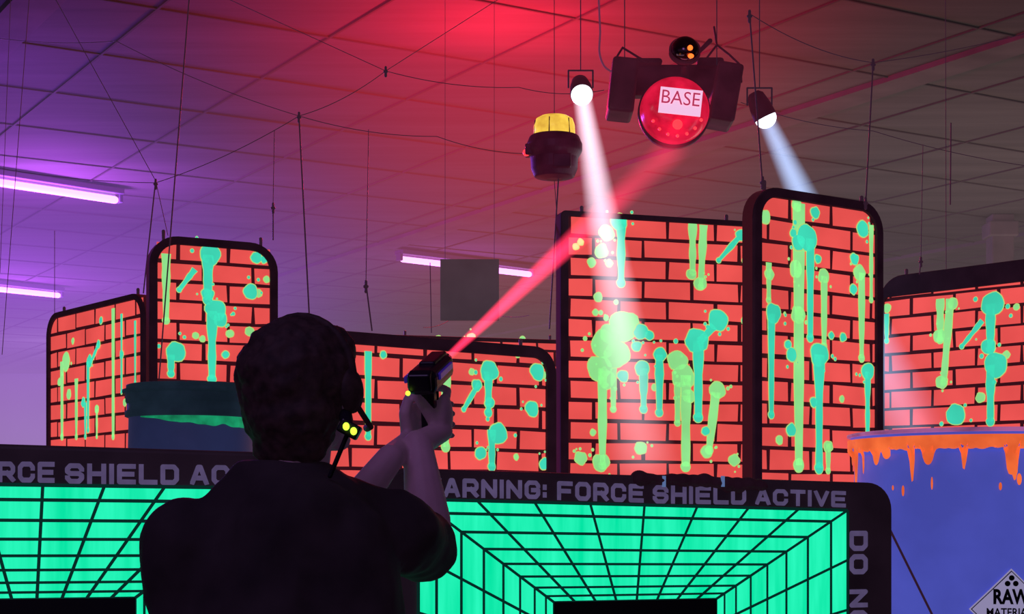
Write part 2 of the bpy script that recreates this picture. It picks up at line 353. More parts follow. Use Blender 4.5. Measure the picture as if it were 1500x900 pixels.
# ------------------------------------------------------------------ force shield barriers
def shield(u0,d0,u1,d1,zt0,zt1,otl,otr,itl,itr,words,down=None):
    b=Board('force_shield_barrier',u0,d0,u1,d1,zt0,zt1,th=0.09)
    outer=b.outline(0,0.09); b.slab(outer,-b.th,0,'padded_body',M['shieldframe'],bevel=0.012)
    sL,zL,_=b.loc(*otl); sR,zR,_=b.loc(*otr); zb=0.16
    iL,izL,_=b.loc(*itl); iR,izR,_=b.loc(*itr); izt=(izL+izR)/2; izb=0.55
    O=[(sL,zL),(sR,zR),(sR,zb),(sL,zb)]; I=[(iL,izt),(iR,izt),(iR,izb),(iL,izb)]
    g=Geo(); g.add([b.to3(a,z,0.004) for a,z in O],[(0,1,2,3)]); g.make('green_panel',M['shield'],b.g)
    g=Geo()
    def seg(p,q,w):
        d=(Vector(q)-Vector(p)).normalized(); n=Vector((-d.y,d.x))*w/2; p=Vector(p);q=Vector(q)
        g.add([b.to3(x.x,x.y,0.0065) for x in(p+n,q+n,q-n,p-n)],[(0,1,2,3)])
    lerp=lambda p,q,t:(p[0]+(q[0]-p[0])*t,p[1]+(q[1]-p[1])*t)
    for side in range(4):
        a,c=O[side],O[(side+1)%4]; ia,ic=I[side],I[(side+1)%4]
        for k in range(8):
            seg(lerp(a,c,k/8),lerp(ia,ic,k/8),0.0085)
    for t in(0,0.13,0.31,0.475,0.62,0.745,0.855,0.94,1):
        q=[lerp(O[i],I[i],t) for i in range(4)]
        for i in range(4): seg(q[i],q[(i+1)%4],0.0095-0.003*t)
    g.make('printed_grid_lines',M['gridline'],b.g)
    g=Geo(); g.add([b.to3(a,z,0.008) for a,z in I],[(0,1,2,3)]); g.make('printed_centre_square',M['gridline_c'],b.g)
    for (wd,ua,ub,va,vb,va2,vb2) in words:
        pts,fs=block_text(wd); s0,za,_=b.loc(ua,va);_,zb0,_=b.loc(ua,vb); s1,zc,_=b.loc(ub,va2); _,zd,_=b.loc(ub,vb2)
        gg=Geo(); gg.add([b.to3(s0+(s1-s0)*x,(zb0+(zd-zb0)*x)*(1-y)+(za+(zc-za)*x)*y,0.005) for x,y in pts],fs); gg.make('lettering',M['letters'],b.g)
    if down:
        for (wd,ua,ub,va,vb) in down:
            pts,fs=block_text(wd); s0,za,_=b.loc(ua,va); s1,_,_=b.loc(ub,va); _,zb0,_=b.loc(ua,vb)
            gg=Geo(); gg.add([b.to3(s0+(s1-s0)*y,za+(zb0-za)*x,0.005) for x,y in pts],fs); gg.make('lettering_side',M['letters'],b.g)
    for a in(0.2,b.L-0.2):
        gg=Geo(); c=b.to3(a,0.03,-b.th/2); R=Matrix(((b.e.x,b.n.x,0),(b.e.y,b.n.y,0),(0,0,1))); gg.box(c,0.08,0.5,0.06,R); gg.make('foot',M['dark'],b.g,bevel=0.01)
    return b
sr=shield(556,4.75,1308,5.4,1.578,1.548,(612,732),(1240,748),(810,880),(1048,880),
 [('WARNING:',606,800,699,728,705,732),('FORCE',815,942,705,733,710,737),('SHIELD',955,1092,711,738,714,740),('ACTIVE',1105,1238,716,740,720,744)],
 down=[('DO',1243,1270,778,842),('NOT',1243,1270,864,952),('ENTER',1243,1270,980,1130)])
sl=shield(-330,4.0,480,4.4,1.628,1.605,(-318,706),(412,716),(-95,878),(198,878),
 [('FORCE',-62,80,676,706,677,708),('SHIELD',95,262,679,709,681,711),('ACTIVE',278,440,681,711,684,713),('WARNING:',-320,-85,674,704,675,705)])
for uu in(970,1056):
    s0,z0,t=sr.loc(uu,702); g=Geo(); g.box(sr.to3(s0,z0-0.008,0.012),0.011,0.014,0.034); g.make('tie_strap',M['tape'],sr.g)
g=Geo()
for k in range(12):
    s0,z0,t=sr.loc(940+k*16,700+k*1.1+random.uniform(-2,3)); g.ell(sr.to3(s0,z0,-0.02),(0.03,0.045,0.018+random.uniform(0,0.012)))
g.make('tape_wrap',M['black'],sr.g,remesh=0.008,sm=3)

# ------------------------------------------------------------------ room shell
def dirv(a): return Vector((math.cos(a),math.sin(a),0))
CEIL=5.5
def ceil_mat():
    m=bpy.data.materials.new('ceiling_panels'); m.use_nodes=True; nt=m.node_tree; b=nt.nodes['Principled BSDF']
    tc=nt.nodes.new('ShaderNodeTexCoord'); mp=nt.nodes.new('ShaderNodeMapping'); mp.inputs['Rotation'].default_value=(0,0,-math.radians(31)); mp.inputs['Scale'].default_value=(0.15,1.6,1)
    n=nt.nodes.new('ShaderNodeTexNoise'); n.inputs['Scale'].default_value=1.2; n.inputs['Detail'].default_value=6; n.inputs['Roughness'].default_value=0.65
    r=nt.nodes.new('ShaderNodeValToRGB'); r.color_ramp.elements[0].position=0.25; r.color_ramp.elements[1].position=0.75
    r.color_ramp.elements[0].color=(0.060,0.050,0.048,1); r.color_ramp.elements[1].color=(0.125,0.104,0.10,1)
    nt.links.new(tc.outputs['Object'],mp.inputs['Vector']); nt.links.new(mp.outputs['Vector'],n.inputs['Vector']); nt.links.new(n.outputs['Fac'],r.inputs['Fac']); nt.links.new(r.outputs['Color'],b.inputs['Base Color']); b.inputs['Roughness'].default_value=0.9; b.inputs['Specular IOR Level'].default_value=0.1
    return m
CM=ceil_mat()
WM=mat('wall_paint',(100,84,112),0.85,nscale=0.6,namt=0.3)
FM=mat('floor_carpet_dark',(38,30,44),0.9,nscale=4,namt=0.4)
def slabbox(name,x0,x1,y0,y1,z0,z1,m,parent=None):
    g=Geo(); g.box(((x0+x1)/2,(y0+y1)/2,(z0+z1)/2),x1-x0,y1-y0,z1-z0); return g.make(name,m,parent)
slabbox('floor',-22,22,-3,46,-0.1,0,FM)
slabbox('ceiling',-22,22,-3,46,CEIL,CEIL+0.1,CM)
slabbox('wall_back',-22,22,46,46.2,0,CEIL,WM)
slabbox('wall_left',-22.2,-22,-3,46,0,CEIL,WM)
slabbox('wall_right',22,22.2,-3,46,0,CEIL,WM)
slabbox('baseboard_back',-22,22,45.95,46,0,0.15,M['black'])
A1=math.radians(31); e1=dirv(A1); e2=dirv(A1+math.pi/2); C0=Vector((0,20,0))
def clipseg(p,d):
    lo,hi=-60,60
    for ax,(a,c) in((0,(-21.8,21.8)),(1,(2.0,45.8))):
        if abs(d[ax])>1e-6:
            t0=(a-p[ax])/d[ax];t1=(c-p[ax])/d[ax]; lo=max(lo,min(t0,t1));hi=min(hi,max(t0,t1))
    return (lo,hi) if hi>lo else None
g=Geo(); gb=Geo()
R1=Matrix.Rotation(A1,3,'Z')
for k in range(-22,23):
    p=C0+e2*(k*1.5); c=clipseg(p,e1)
    if c: m0=p+e1*((c[0]+c[1])/2); g.box((m0.x,m0.y,CEIL-0.007),c[1]-c[0],0.022,0.012,R1)
    p=C0+e1*(k*1.5); c=clipseg(p,e2)
    if c: m0=p+e2*((c[0]+c[1])/2); g.box((m0.x,m0.y,CEIL-0.008),0.02,c[1]-c[0],0.014,R1)
    if k%5==0:
        p=C0+e1*(k*1.5+0.6); c=clipseg(p,e2)
        if c: m0=p+e2*((c[0]+c[1])/2); gb.box((m0.x,m0.y,CEIL-0.025),0.36,c[1]-c[0],0.05,R1)
g.make('ceiling_grid',mat('ceiling_grid_metal',(66,54,55),0.8,(34,22,28),0.3,spec=0.05))
gb.make('ceiling_beams',mat('beam_paint',(94,84,84),0.9,nscale=2,namt=0.2,spec=0.05))
for (u,d,w) in((1392,30,0.22),(1465,22,0.3),(580,38,0.4)):
    X=(u-750)/F*d; gr=group('column',(X,d,0)); g=Geo(); g.box((X,d,CEIL/2),w,w,CEIL); g.make('shaft',M['pole'],gr,bevel=0.02)
    g=Geo(); g.box((X,d,0.15),w*1.5,w*1.5,0.3); g.box((X,d,CEIL-0.2),w*1.3,w*1.3,0.2); g.make('base_and_cap',M['pole'],gr,bevel=0.02)
for i,((ua,va),(ub,vb)) in enumerate((((-40,262),(168,293)),((-60,418),(85,433)),((590,380),(775,402)))):
    za=5.33
    pa=W(ua,va,(za-CZ)*F/(HV-va)); pb=W(ub,vb,(za-CZ)*F/(HV-vb)); mid=(pa+pb)/2
    gr=group('fluorescent_light_fixture',(mid.x,mid.y,CEIL)); d=(pb-pa).normalized(); L=(pb-pa).length
    g=Geo(); g.cap(pa,pb,0.045,0.045); g.make('uv_tube',M['tube'],gr,smooth=True)
    R=Matrix((d,Vector((-d.y,d.x,0)).normalized(),Vector((0,0,1)))).transposed()
    g=Geo(); g.box(mid+Vector((0,0,0.10)),L+0.15,0.22,0.07,R)
    for s_ in(-1,1): g.box(mid+d*(s_*(L/2+0.06))+Vector((0,0,0.03)),0.05,0.12,0.12,R)
    g.make('housing',M['fix'],gr,bevel=0.01)
    l=bpy.data.lights.new('uv_light','POINT'); l.color=(0.46,0.09,1.0); l.energy=(620,340,80)[i]; l.shadow_soft_size=0.4
    o=link(bpy.data.objects.new('uv_light',l)); o.location=mid+Vector((0,0,-0.9)); adopt(o,gr)

gr=group('hanging_board',W(688,425,12)); g=Geo(); g.box(W(688,425,12),0.43,0.03,0.45); g.make('panel',M['board'],gr,bevel=0.004)
g=Geo()
for du in(-36,36): q_=W(688+du,382,12); g.cap(q_,Vector((q_.x,12,CEIL)),0.0018,0.0018,6)
g.make('hanger_wires',M['wire'],gr)

# ------------------------------------------------------------------ suspension cables
sus=group('suspension_cables',(0,10,CEIL))
def newcab(r):
    c=bpy.data.curves.new('cables','CURVE'); c.dimensions='3D'; c.bevel_depth=r; c.bevel_resolution=1; c.materials.append(M['wire'])
    o=link(bpy.data.objects.new('cables',c)); adopt(o,sus); return c
thick=newcab(0.0040); thin=newcab(0.0021)
def cable(pts,sag=0,cab=None):
    cab=cab or thin
    n=12 if sag else 1; P=[]
    for i in range(len(pts)-1):
        for k in range(n):
            t=k/n; p=pts[i].lerp(pts[i+1],t); p.z-=sag*4*t*(1-t); P.append(p)
    P.append(pts[-1]); sp=cab.splines.new('POLY'); sp.points.add(len(P)-1)
    for q,p in zip(sp.points,P): q.co=(*p,1)
def up(u,v,d,u2,v2):
    a=W(u,v,d); c=W(u2,v2,d)
    c=a+(c-a)*((CEIL-a.z)/(c.z-a.z))
    return [a,c]
cable(up(233,555,8.9,277,0),cab=thick)
for t in((3,520,9.8,38,60),(0,400,12,12,90),(1386,394,9.75,1385,0)): cable(up(*t))
for t in((210,430,9.45,228,265),(400,352,9.3,400,300),(453,462,7.9,438,170),(545,485,8.0,536,415),(632,488,12.3,630,385),(1117,270,7.85,1098,20),(1268,300,8.25,1279,92),(1347,402,9.7,1349,380),(1392,300,9.7,1393,180)):
    cable([W(*t[:3]),W(t[3],t[4],t[2])],cab=thick)
cable([W(80,462,10.4),W(80,338,10.4)])
cable([W(400,300,9.3),W(402,192,9.3)]); cable([W(536,415,8),W(540,190,9.3)]); cable([W(1349,380,9.7),W(1352,212,9.7)]); 
cable([W(805,482,8.6),W(818,262,9.0)],cab=thick); cable([W(812,265,8.9),W(817,330,8.85)])
cable([W(228,265,9.45),W(60,-40,9.6)]); cable([W(228,265,9.45),W(246,345,9.05)])
cable([W(-60,235,9.6),W(228,268,9.45),W(438,170,9.2),W(565,104,9.4),W(760,128,9.6),W(885,132,9.8)],0.03)
cable([W(565,104,9.4),W(250,-40,10)]); cable([W(565,104,9.4),W(760,-20,10)])
cable([W(438,170,9.2),W(640,200,9.4),W(790,225,9.5)],0.03); cable([W(438,170,9.2),W(170,60,9.8),W(-40,50,10)],0.03)
cable([W(1279,92,8.25),W(1600,20,9)],0.03); cable([W(1098,20,8),W(1279,92,8.25)],0.04); cable([W(1085,150,9.8),W(1279,192,9.6),W(1560,250,9.6)],0.03)
cable([W(620,480,12),W(690,440,13),W(775,462,12)],0.06)
g=Geo()
for (u,v,d) in((438,172,9.2),(228,270,9.45),(565,105,9.4),(1098,24,7.85),(1279,95,8.25),(400,305,9.3),(536,420,8),(1117,268,7.8),(1268,298,8.2),(1349,384,9.7)):
    p=W(u,v,d); g.cap(p+Vector((0,0,0.025)),p-Vector((0,0,0.025)),0.007,0.008,8); g.ell(p,(0.014,0.010,0.010),nu=8,nv=6)
g.make('cable_clamps',M['wire'],sus,smooth=True)
cc=bpy.data.curves.new('power_cable','CURVE'); cc.dimensions='3D'; cc.bevel_depth=0.006
sp=cc.splines.new('BEZIER'); P=[W(876,-60,9.8),W(879,40,9.8),W(884,95,9.8),W(905,110,9.8)]; sp.bezier_points.add(3)
for q_,p in zip(sp.bezier_points,P): q_.co=p; q_.handle_left_type=q_.handle_right_type='AUTO'
cc.materials.append(mat('cable_sheath',(120,90,110),0.5,(130,60,90),0.5)); link(bpy.data.objects.new('power_cable',cc))

# ------------------------------------------------------------------ beacon lantern
px=9/F; c=W(812,0,9); c.z=0; Z=lambda v:CZ+(HV-v)*px
gr=group('warning_beacon',(c.x,c.y,Z(262)))
g=Geo(); g.lathe(c,[(0.001,Z(170)),(20*px,Z(171)),(27*px,Z(175)),(30*px,Z(184)),(31*px,Z(203))]); g.make('yellow_lens',M['yellow'],gr,smooth=True)
g=Geo()
for a in range(6):
    an=a*math.pi/3+0.25; g.cap((c.x+31*px*math.cos(an),c.y+31*px*math.sin(an),Z(203)),(c.x+29*px*math.cos(an),c.y+29*px*math.sin(an),Z(178)),0.004,0.003,6)
g.make('lens_cage',M['darkp'],gr)
g=Geo(); g.lathe(c,[(28*px,Z(198)),(36*px,Z(200)),(41*px,Z(212)),(41*px,Z(222)),(35*px,Z(232)),(34*px,Z(248)),(29*px,Z(260)),(12*px,Z(263))])
g.box((c.x-34*px,c.y-0.02,Z(222)),18*px,0.1,16*px); g.box((c.x+10*px,c.y-35*px,Z(243)),26*px,0.05,20*px)
g.make('housing',M['darkp'],gr,bevel=0.008)
g=Geo(); g.ell((c.x-41*px,c.y-0.04,Z(226)),(0.02,0.02,0.02)); g.make('red_lamp',M['ledr'],gr,smooth=True)
g=Geo()
g.cap((c.x,c.y,Z(172)),(c.x,c.y+0.02,CEIL),0.002,0.002,6)
g.make('hanger_wire',M['wire'],gr)

# ------------------------------------------------------------------ base station
d0=9.8; px=d0/F; gr=group('base_station_light',W(988,190,d0))
cen=W(988,163,d0); tilt=Matrix.Rotation(math.radians(12),3,'X')
g=Geo(); g.ell(cen,(51*px,45*px,49*px),tilt,nu=40,nv=24); g.make('red_dome',M['reddome'],gr,smooth=True)
g=Geo(); R=Matrix.Rotation(math.radians(90),3,'X'); g.lathe(cen+Vector((0,0.03,0)),[(50*px,-0.03),(53*px,-0.03),(53*px,0.03),(50*px,0.03)],R,n=40); g.make('dome_bezel',M['dark'],gr,smooth=True)
pc=W(992,161,d0)+Vector((0,-47*px,0)); sc=(d0-47*px)/F
Rp=Matrix.Rotation(math.radians(6),3,'Y')
g=Geo(); g.box(pc,62*sc,0.008,38*sc,Rp); g.make('sign_plate',M['plate'],gr)
pts,fs=text_pts('BASE',0.0); g=Geo(); g.add([pc+Rp@Vector(((x-0.5)*56*sc,-0.007,(y-0.25)*20*sc)) for x,y in pts],fs); g.make('sign_lettering',M['redtext'],gr)
g=Geo()
for k in range(7):
    a=-2.6+k*0.35; g.ell(cen+Vector((40*px*math.cos(a),-34*px,44*px*math.sin(a))),(0.01,0.01,0.01),nu=8,nv=6)
g.ell(cen+Vector((0,-44*px,-30*px)),(0.03,0.01,0.03)); g.make('dome_leds',M['ledr'],gr)
g=Geo()
g.box(W(911,132,d0+0.1),38*px,0.3,80*px,Matrix.Rotation(math.radians(6),3,'Y')); g.box(W(1060,142,d0+0.1),38*px,0.3,86*px,Matrix.Rotation(math.radians(10),3,'Y'))
g.box(W(988,120,d0+0.2),140*px,0.12,46*px); g.box(W(945,92,d0+0.15),50*px,0.1,10*px); g.box(W(1040,94,d0+0.15),40*px,0.1,16*px)
g.make('speaker_housings',M['dark'],gr,bevel=0.03)
g=Geo(); g.ell(W(1003,75,d0-0.1),(21*px,21*px,21*px),nu=28,nv=18); g.make('mirrored_ball',M['chrome'],gr,smooth=True)
g=Geo(); g.lathe(W(1003,75,d0-0.1),[(21*px,-4*px),(23*px,-4*px),(23*px,4*px),(21*px,4*px)],Matrix.Rotation(math.radians(65),3,'X'),n=32); g.cap(W(1003,95,d0-0.05),W(1003,118,d0+0.1),0.02,0.025); g.cap(W(1040,60,d0),W(1025,75,d0),0.015,0.012); g.make('ball_yoke',M['dark'],gr,smooth=True)
g=Geo(); g.ell(W(1011,70,d0-0.19),(0.016,0.012,0.016)); g.ell(W(1012,82,d0-0.185),(0.018,0.012,0.014)); g.make('ball_glints',M['ball_glint'],gr,smooth=True)  # emissive spots placed where the ball reflects orange light
g=Geo()
for (u_,v_) in((915,92),(1050,95)): q_=W(u_,v_,d0+0.1); g.cap(q_,Vector((q_.x,q_.y,CEIL)),0.003,0.003,6)
g.make('hanger_rods',M['wire'],gr)
g=Geo()
for (ax,ay,bx_,by_) in((898,92,912,70),(912,70,935,84),(935,84,950,92),(1030,92,1050,66),(1050,66,1068,80),(1068,80,1085,96),(1085,96,1086,120),(1050,66,1046,40)):
    g.cap(W(ax,ay,d0+0.1),W(bx_,by_,d0+0.1),0.007,0.007,6)
g.make('bracket_rods',M['dark'],gr)

# ------------------------------------------------------------------ spotlights & beams (emissive cones standing in for lit fog)
def nd(nt,t,**k):
    n=nt.nodes.new(t)
    for a,v in k.items(): setattr(n,a,v)
    return n
def vol(name,col,st):
    m=bpy.data.materials.new(name); m.use_nodes=True; nt=m.node_tree; nt.nodes.clear()
    out=nd(nt,'ShaderNodeOutputMaterial'); em=nd(nt,'ShaderNodeEmission'); em.inputs['Color'].default_value=(*col,1); em.inputs['Strength'].default_value=st
    nt.links.new(em.outputs[0],out.inputs['Volume']); return m
def beam_mat(name,col,s0,s1,L,pw,r0,r1):
    m=bpy.data.materials.new(name); m.use_nodes=True; nt=m.node_tree; nt.nodes.clear(); K=nt.links.new
    out=nd(nt,'ShaderNodeOutputMaterial'); em=nd(nt,'ShaderNodeEmission'); em.inputs['Color'].default_value=(*lin(col),1)
    tc=nd(nt,'ShaderNodeTexCoord'); sx=nd(nt,'ShaderNodeSeparateXYZ'); mr=nd(nt,'ShaderNodeMapRange')
    mr.inputs['From Min'].default_value=0; mr.inputs['From Max'].default_value=L; mr.inputs['To Min'].default_value=1; mr.inputs['To Max'].default_value=0
    p=nd(nt,'ShaderNodeMath',operation='POWER'); p.inputs[1].default_value=pw
    m2=nd(nt,'ShaderNodeMath',operation='MULTIPLY_ADD'); m2.inputs[1].default_value=s0-s1; m2.inputs[2].default_value=s1
    K(tc.outputs['Object'],sx.inputs[0]); K(sx.outputs['Z'],mr.inputs['Value']); K(mr.outputs[0],p.inputs[0]); K(p.outputs[0],m2.inputs[0])
    cx=nd(nt,'ShaderNodeCombineXYZ'); K(sx.outputs['X'],cx.inputs[0]); K(sx.outputs['Y'],cx.inputs[1])
    ln=nd(nt,'ShaderNodeVectorMath',operation='LENGTH'); K(cx.outputs[0],ln.inputs[0])
    rz=nd(nt,'ShaderNodeMath',operation='MULTIPLY_ADD'); rz.inputs[1].default_value=(r1-r0)/L; rz.inputs[2].default_value=r0; K(sx.outputs['Z'],rz.inputs[0])
    dv=nd(nt,'ShaderNodeMath',operation='DIVIDE'); K(ln.outputs['Value'],dv.inputs[0]); K(rz.outputs[0],dv.inputs[1])
    fo=nd(nt,'ShaderNodeMath',operation='SUBTRACT',use_clamp=True); fo.inputs[0].default_value=1.0; K(dv.outputs[0],fo.inputs[1])
    ml=nd(nt,'ShaderNodeMath',operation='MULTIPLY'); K(fo.outputs[0],ml.inputs[0]); K(m2.outputs[0],ml.inputs[1])
    K(ml.outputs[0],em.inputs['Strength']); K(em.outputs[0],out.inputs['Volume'])
    return m
def beam(name,a,c,r0,r1,col,s0,s1,pw,parent):
    L=(c-a).length; me=bpy.data.meshes.new(name); bm=bmesh.new(); n=24
    bmesh.ops.create_cone(bm,cap_ends=True,segments=n,radius1=r0,radius2=r1,depth=L,matrix=Matrix.Translation((0,0,L/2))); bm.to_mesh(me); bm.free()
    me.materials.append(beam_mat(name+'_glow',col,s0,s1,L,pw,r0,r1)); o=link(bpy.data.objects.new(name,me))
    o.location=a; o.rotation_mode='QUATERNION'; o.rotation_quaternion=(c-a).to_track_quat('Z','Y')
    o.parent=parent; o.matrix_parent_inverse=Matrix.Translation(-Vector(parent.location))
    return o
def spotlight(a,c,col,lcol,en,s0,s1,r1):
    gr=group('stage_spotlight',a); d=(c-a).normalized(); R=d.to_track_quat('Z','Y').to_matrix()
    g=Geo(); g.lathe(a,[(0.03,-0.15),(0.05,-0.13),(0.064,-0.06),(0.068,0.0),(0.068,0.01),(0.058,0.01)],R,n=32); g.make('can',M['dark'],gr,smooth=True)
    g=Geo(); g.ell(a+d*0.015,(0.064,0.064,0.058),R,nu=24,nv=12); g.make('lens',M['lens'],gr,smooth=True)
    g=Geo(); s_=Vector((1,0,0)); h=a-d*0.07
    for k in(-1,1): g.cap(h+s_*0.072*k,h+s_*0.072*k+Vector((0,0,0.10)),0.005,0.005,6)
    g.cap(h-s_*0.072+Vector((0,0,0.10)),h+s_*0.072+Vector((0,0,0.10)),0.005,0.005,6); g.cap(h+Vector((0,0,0.10)),Vector((h.x,h.y,CEIL)),0.003,0.003,6); g.make('yoke',M['wire'],gr,smooth=True)
    beam('light_beam',a+d*0.05,c,0.06,r1,col,s0,s1,1.6,gr)
    l=bpy.data.lights.new('spot','SPOT'); l.color=lcol; l.energy=en; l.spot_size=math.radians(7); l.spot_blend=0.8; l.shadow_soft_size=0.05
    o=link(bpy.data.objects.new('spot',l)); o.location=a+d*0.09; o.rotation_mode='QUATERNION'; o.rotation_quaternion=(c-a).to_track_quat('-Z','Y'); adopt(o,gr)
spotlight(W(852,137,9.6),W(945,690,7.2),(232,215,235),(1,0.95,1),150,12,0.9,0.16)
spotlight(W(1120,170,9.6),W(1340,640,9.72),(175,205,255),(0.8,0.9,1),400,14,1.2,0.22)

# ------------------------------------------------------------------ drums
def drum(name,cx,cy,R,H,body,rim,z0=0.0,ribs=(8,16)):
    gr=group(name,(cx,cy,z0)); c=Vector((cx,cy,z0))
    prof=[(R*0.93,0.0),(R*0.95,0.02),(R*0.97,0.06)]
    for k in range(1,24):
        z=0.06+(H-0.16)*k/24; r=R*(0.97+0.02*math.sin(math.pi*k/24))
        if k in ribs: r+=R*0.02
        prof.append((r,z))
    prof+=[(R*0.97,H-0.09),(R*0.955,H-0.075)]
    g=Geo(); g.lathe(c,prof,n=64); g.make('body',body,gr,smooth=True)
    g=Geo(); g.lathe(c,[(R*0.95,H-0.08),(R*1.0,H-0.075),(R*1.02,H-0.065),(R*1.02,H-0.03),(R*0.99,H-0.022),(R*0.99,H-0.018),(R*1.01,H-0.012),(R*1.01,H-0.002),(R*0.98,H),(R*0.9,H-0.01)],n=64); g.make('rim',rim,gr,smooth=True)
    return gr,c
D5=6.3; R5=0.478; cx=(1432-750)/F*D5; H5=1.755
gr,c=drum('chemical_drum',cx,D5,R5,H5,M['barrel'],M['barrel'],ribs=(12,20))
g=Geo(); n=260; a0=math.pi*1.0-0.15; a1=2*math.pi+0.15
drops=[(a0+random.uniform(-0.05,0.17)+k*(a1-a0)/20, random.uniform(0.02,0.055), random.uniform(0.03,0.15)) for k in range(20)]
vs=[];fs=[]
for i in range(n+1):
    a=a0+(a1-a0)*i/n; dr=0.05+0.008*noise.noise(Vector((a*14,3,0)))
    for (ac_,w_,ln_) in drops:
        x=abs(a-ac_)/w_
        if x<1: dr=max(dr,0.05+ln_*(1-x**2.2)**0.6)
    for k in range(8):
        z=H5-0.024-dr*k/7; rr=R5*1.027 if z>H5-0.072 else R5*0.9995
        vs.append((c.x+rr*math.cos(a),c.y+rr*math.sin(a),z))
for i in range(n):
    for k in range(7): fs.append((i*8+k,i*8+k+1,(i+1)*8+k+1,(i+1)*8+k))
g.add(vs,fs)
for k in range(12):
    a=random.uniform(a0,a1); z=H5-random.uniform(0.16,0.24); h=random.uniform(0.008,0.03); w=random.uniform(0.004,0.01); t=Vector((-math.sin(a),math.cos(a),0)); p=c+Vector((R5*0.9995*math.cos(a),R5*0.9995*math.sin(a),z))
    m_=14; g.add([p]+[p+t*w*math.cos(2*math.pi*j/m_)+Vector((0,0,h*math.sin(2*math.pi*j/m_))) for j in range(m_)],[(0,1+j,1+(j+1)%m_) for j in range(m_)])
g.make('orange_paint_drips',M['orange'],gr)
g=Geo(); g.lathe(c,[(R5*1.012,H5-0.014),(R5*1.03,H5-0.011),(R5*1.03,H5-0.002),(R5*1.0,H5+0.002)],n=64); g.make('rim_bead',mat('rim_purple_plastic',(150,90,150),0.4,(170,96,150),0.6,nscale=7,namt=0.5),gr,smooth=True)
def cyl(x,z,off):
    a=ac+x/R5; rr=R5*0.995+off; return Vector((c.x+rr*math.cos(a),c.y+rr*math.sin(a),z))
ac=-math.pi/2+math.asin(((1480-750)/F*5.83-cx)/R5); zc=CZ+(HV-893)/F*5.83; hd=0.145
def cylpoly(pts2,off,name,m_,fs=None):
    g=Geo(); g.add([cyl(x,zc+z,off) for x,z in pts2],fs or [tuple(range(len(pts2)))]); g.make(name,m_,gr)
def diamond(h,off,name,m_):
    N=10; pts=[]
    for i in range(-N,N+1):
        x=h*i/N; hh=h-abs(x)+0.0005; pts+=[(x,hh),(x,-hh)]
    cylpoly(pts,off,name,m_,[(2*i,2*i+1,2*i+3,2*i+2) for i in range(2*N)])
diamond(hd,0.006,'placard_backing',M['white']); diamond(hd*0.95,0.008,'placard_border',M['blk']); diamond(hd*0.92,0.010,'placard_face',M['white'])
pts,fs=text_pts('RAW',0.04); cylpoly([((x-0.5)*0.125,0.018+y*0.055) for x,y in pts],0.012,'placard_text',M['blk'],fs)
pts,fs=text_pts('MATERIALS',0.02); cylpoly([((x-0.5)*0.17,-0.025+y*0.03) for x,y in pts],0.012,'placard_text_small',M['blk'],fs)
for k,(x,z) in enumerate(((0,0.112),(-0.014,0.092),(0.014,0.092))): cylpoly([(x+0.010*math.cos(t*math.pi/6),z+0.010*math.sin(t*math.pi/6)) for t in range(12)],0.012,'placard_icon',M['blk'])
D6=6.5; R6=0.252; cx=(281-750)/F*D6
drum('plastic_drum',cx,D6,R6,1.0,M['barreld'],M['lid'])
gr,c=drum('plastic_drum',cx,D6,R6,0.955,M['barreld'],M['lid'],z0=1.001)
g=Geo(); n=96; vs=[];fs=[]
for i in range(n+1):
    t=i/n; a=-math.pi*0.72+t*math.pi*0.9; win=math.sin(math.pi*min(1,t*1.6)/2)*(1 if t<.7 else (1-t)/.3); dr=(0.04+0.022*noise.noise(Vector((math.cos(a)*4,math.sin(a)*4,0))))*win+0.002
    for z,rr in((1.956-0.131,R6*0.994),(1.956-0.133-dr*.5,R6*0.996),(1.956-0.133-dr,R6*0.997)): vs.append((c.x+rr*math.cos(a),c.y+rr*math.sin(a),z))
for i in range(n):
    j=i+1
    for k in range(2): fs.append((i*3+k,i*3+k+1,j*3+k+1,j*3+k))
g.add(vs,fs); g.make('reflected_glow_band',M['gband'],gr,smooth=True)  # emissive strip imitating the green glow below the lid
g=Geo(); g.lathe(c,[(R6*1.05,0.955-0.035),(R6*1.07,0.955-0.03),(R6*1.07,0.955-0.02),(R6*1.0,0.955-0.015)],n=64)
g.lathe(c,[(R6*0.98,0.955-0.13),(R6*1.03,0.955-0.125),(R6*1.03,0.955-0.105),(R6*1.0,0.955-0.1),(R6*1.0,0.955-0.07)],n=64); g.make('clamp_ring',M['lid'],gr,smooth=True)
gc=bpy.data.curves.new('guy_cable','CURVE'); gc.dimensions='3D'; gc.bevel_depth=0.004; sp=gc.splines.new('POLY'); sp.points.add(1)
a_=W(1298,765,5.42); b_=W(1365,900,5.5); dd=b_-a_; e_=a_+dd*(a_.z/-dd.z)
sp.points[0].co=(*a_,1); sp.points[1].co=(*e_,1); gc.materials.append(M['wire']); link(bpy.data.objects.new('guy_cable',gc))

